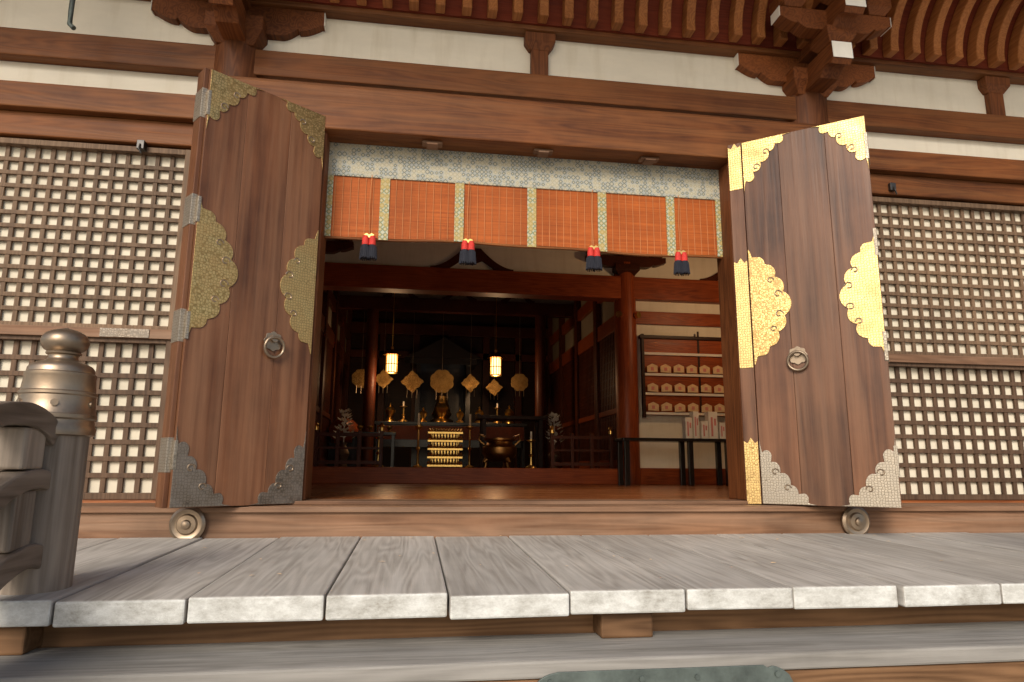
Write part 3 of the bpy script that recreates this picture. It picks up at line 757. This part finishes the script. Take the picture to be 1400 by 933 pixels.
def candlestick(x,y,h,z=0.0):
    e=empty('brass_candlestick'); m=MB()
    m.lathe([(0.11,0),(0.10,0.03),(0.03,0.06),(0.02,h*0.35),(0.045,h*0.4),(0.02,h*0.45),(0.02,h*0.8),(0.09,h*0.86),(0.09,h*0.88),(0.012,h*0.9),(0.012,h)],(x,y,z),16); m.obj('stick',M_goldp,e)
    m=MB(); m.lathe([(0.02,h*0.9),(0.018,h*1.15)],(x,y,z),10); m.obj('candle',M_paper,e)
candlestick(-0.62,12.6,0.62); candlestick(2.2,12.8,0.6); candlestick(0.1,14.8,1.0); candlestick(1.2,14.8,1.0); candlestick(-0.25,15.7,0.4,1.02); candlestick(1.9,15.7,0.4,1.02)
for x,s in ((0.62,1.3),(0.2,0.8),(1.05,0.8),(-0.55,1.0),(2.2,1.0),(1.5,0.9)):
    e=empty('gilt_altar_vessel'); m=MB()
    m.lathe([(0.13*s,0),(0.12*s,0.03*s),(0.05*s,0.1*s),(0.10*s,0.2*s),(0.12*s,0.26*s),(0.07*s,0.33*s),(0.02*s,0.36*s),(0.03*s,0.4*s),(0.004,0.44*s)],(x,15.85,1.02),20); m.obj('vessel',M_goldp,e)
def lotus(x,y,z):
    e=empty('flower_vase'); m=MB(); m.lathe([(0.10,0),(0.06,0.08),(0.12,0.25),(0.05,0.4),(0.08,0.46)],(x,y,z),18); m.obj('vase',M_bronze,e)
    m=MB()
    for k in range(60):
        a=random.uniform(0,6.28); zz=random.uniform(0.5,1.05); r=0.20*(1.15-zz)+0.03
        c=Vector((x+r*math.cos(a),y+r*math.sin(a),z+zz)); d=Vector((math.cos(a),math.sin(a),0.7)).normalized()*0.10; s_=Vector((-math.sin(a),math.cos(a),0))*0.04
        m.add([c-d*0.2,c+d*0.4+s_,c+d,c+d*0.4-s_],[(0,1,2,3)])
    m.tube([(x,y,z+0.4),(x,y,z+1.0)],0.012,6)
    m.obj('petals',M_paper,e)
lotus(-1.30,13.2,0.0); lotus(2.75,13.3,0.0)
e=empty('votive_tablet_rack')
RX0,RX1=4.08,6.3; RY=IY-0.11
m=MB(); m.box(RX0,RX1,RY,RY+0.04,0.95,2.34); m.obj('back_panel',M_inred,e)
m=MB(); m.box(RX0-0.05,RX0,RY-0.03,RY+0.05,0.9,2.42); m.box(RX1,RX1+0.05,RY-0.03,RY+0.05,0.9,2.42); m.box(RX0-0.08,RX1+0.08,RY-0.04,RY+0.05,2.34,2.40)
m.box(5.1,5.14,RY-0.01,RY,0.95,2.5); m.obj('posts',M_indark,e,0.004)
m=MB()
for z in (2.06,1.68,1.33,0.98): m.box(RX0,RX1,RY-0.035,RY-0.001,z-0.022,z+0.022)
m.obj('hanging_rails',M_paper,e)
m=MB(); m2=MB()
for z in (1.79,1.44,1.09):
    x=RX0+0.13
    while x<RX1-0.1:
        w=0.098; zz=z-0.07+random.uniform(-0.006,0.006); t=random.uniform(-0.006,0.006)
        m.prism([(x-w,zz-t),(x+w,zz+t),(x+w,zz+0.11+t),(x,zz+0.155),(x-w,zz+0.11-t)],RY-0.06,RY-0.045,'y')
        m2.box(x-0.03,x+0.025,RY-0.064,RY-0.0605,zz+0.03,zz+0.09)
        x+=0.25+random.uniform(-0.008,0.008)
m.obj('tablets',M_ema,e,0.002)
m2.obj('tablet_stamps',M_pink,e)
e=empty('side_table')
m=MB(); m.box(3.35,6.3,10.7,11.2,0.45,0.50)
for x in (3.42,4.5,5.15,6.2): m.box(x-0.04,x+0.04,10.73,10.81,-0.262,0.45); m.box(x-0.04,x+0.04,11.09,11.17,-0.262,0.45)
m.obj('table',M_black,e,0.004)
for x,w,h in ((4.55,0.06,0.36),(4.68,0.05,0.46),(4.83,0.06,0.30),(4.98,0.08,0.46),(5.14,0.05,0.28),(5.27,0.06,0.28),(5.42,0.08,0.40)):
    e=empty('charm_box'); m=MB(); m.box(x-w,x+w,10.9,11.05,0.501,0.50+h); m.obj('box',M_paper,e,0.004)
    m=MB(); m.box(x-w*0.5,x-w*0.1,10.895,10.8985,0.55,0.50+h*0.8); m.box(x+w*0.2,x+w*0.6,10.895,10.8985,0.50+h*0.5,0.50+h*0.75); m.obj('label',M_pink,e)

# ---------------------------------------------------------------- camera
psi,th,rho=math.radians(8.1),math.radians(10.6),0.007
fwd=Vector((math.sin(psi)*math.cos(th),math.cos(psi)*math.cos(th),math.sin(th)))
rt=Vector((math.cos(psi),-math.sin(psi),0)); up=rt.cross(fwd)
r2=rt*math.cos(rho)+up*math.sin(rho); u2=up*math.cos(rho)-rt*math.sin(rho)
cd=bpy.data.cameras.new('camera'); cam=bpy.data.objects.new('camera',cd); COL.objects.link(cam)
cam.matrix_world=Matrix(((r2.x,u2.x,-fwd.x,0),(r2.y,u2.y,-fwd.y,0),(r2.z,u2.z,-fwd.z,0),(0,0,0,1)))
cd.sensor_width=36; cd.lens=23.9; cd.clip_start=0.05; cd.clip_end=2000
scene.camera=cam

# ---------------------------------------------------------------- light: hazy daylight from the front
S=Vector((-0.33,-0.80,0.56)).normalized()
sd=bpy.data.lights.new('sun','SUN'); sd.energy=2.5; sd.angle=math.radians(24); sd.color=(1,0.95,0.87)
so=bpy.data.objects.new('sun',sd); COL.objects.link(so); so.rotation_euler=S.to_track_quat('Z','Y').to_euler(); so.location=(-10,-20,20)
w=bpy.data.worlds.new('World'); scene.world=w; w.use_nodes=True; nt=w.node_tree
sky=nt.nodes.new('ShaderNodeTexSky'); sky.sky_type='NISHITA'; sky.sun_disc=False
sky.sun_elevation=math.asin(S.z); sky.sun_rotation=math.atan2(S.x,S.y); sky.air_density=1.0; sky.dust_density=3.0
nt.links.new(sky.outputs[0],nt.nodes['Background'].inputs[0]); nt.nodes['Background'].inputs[1].default_value=0.15
scene.view_settings.view_transform='Standard'; scene.view_settings.look='None'; scene.view_settings.exposure=0
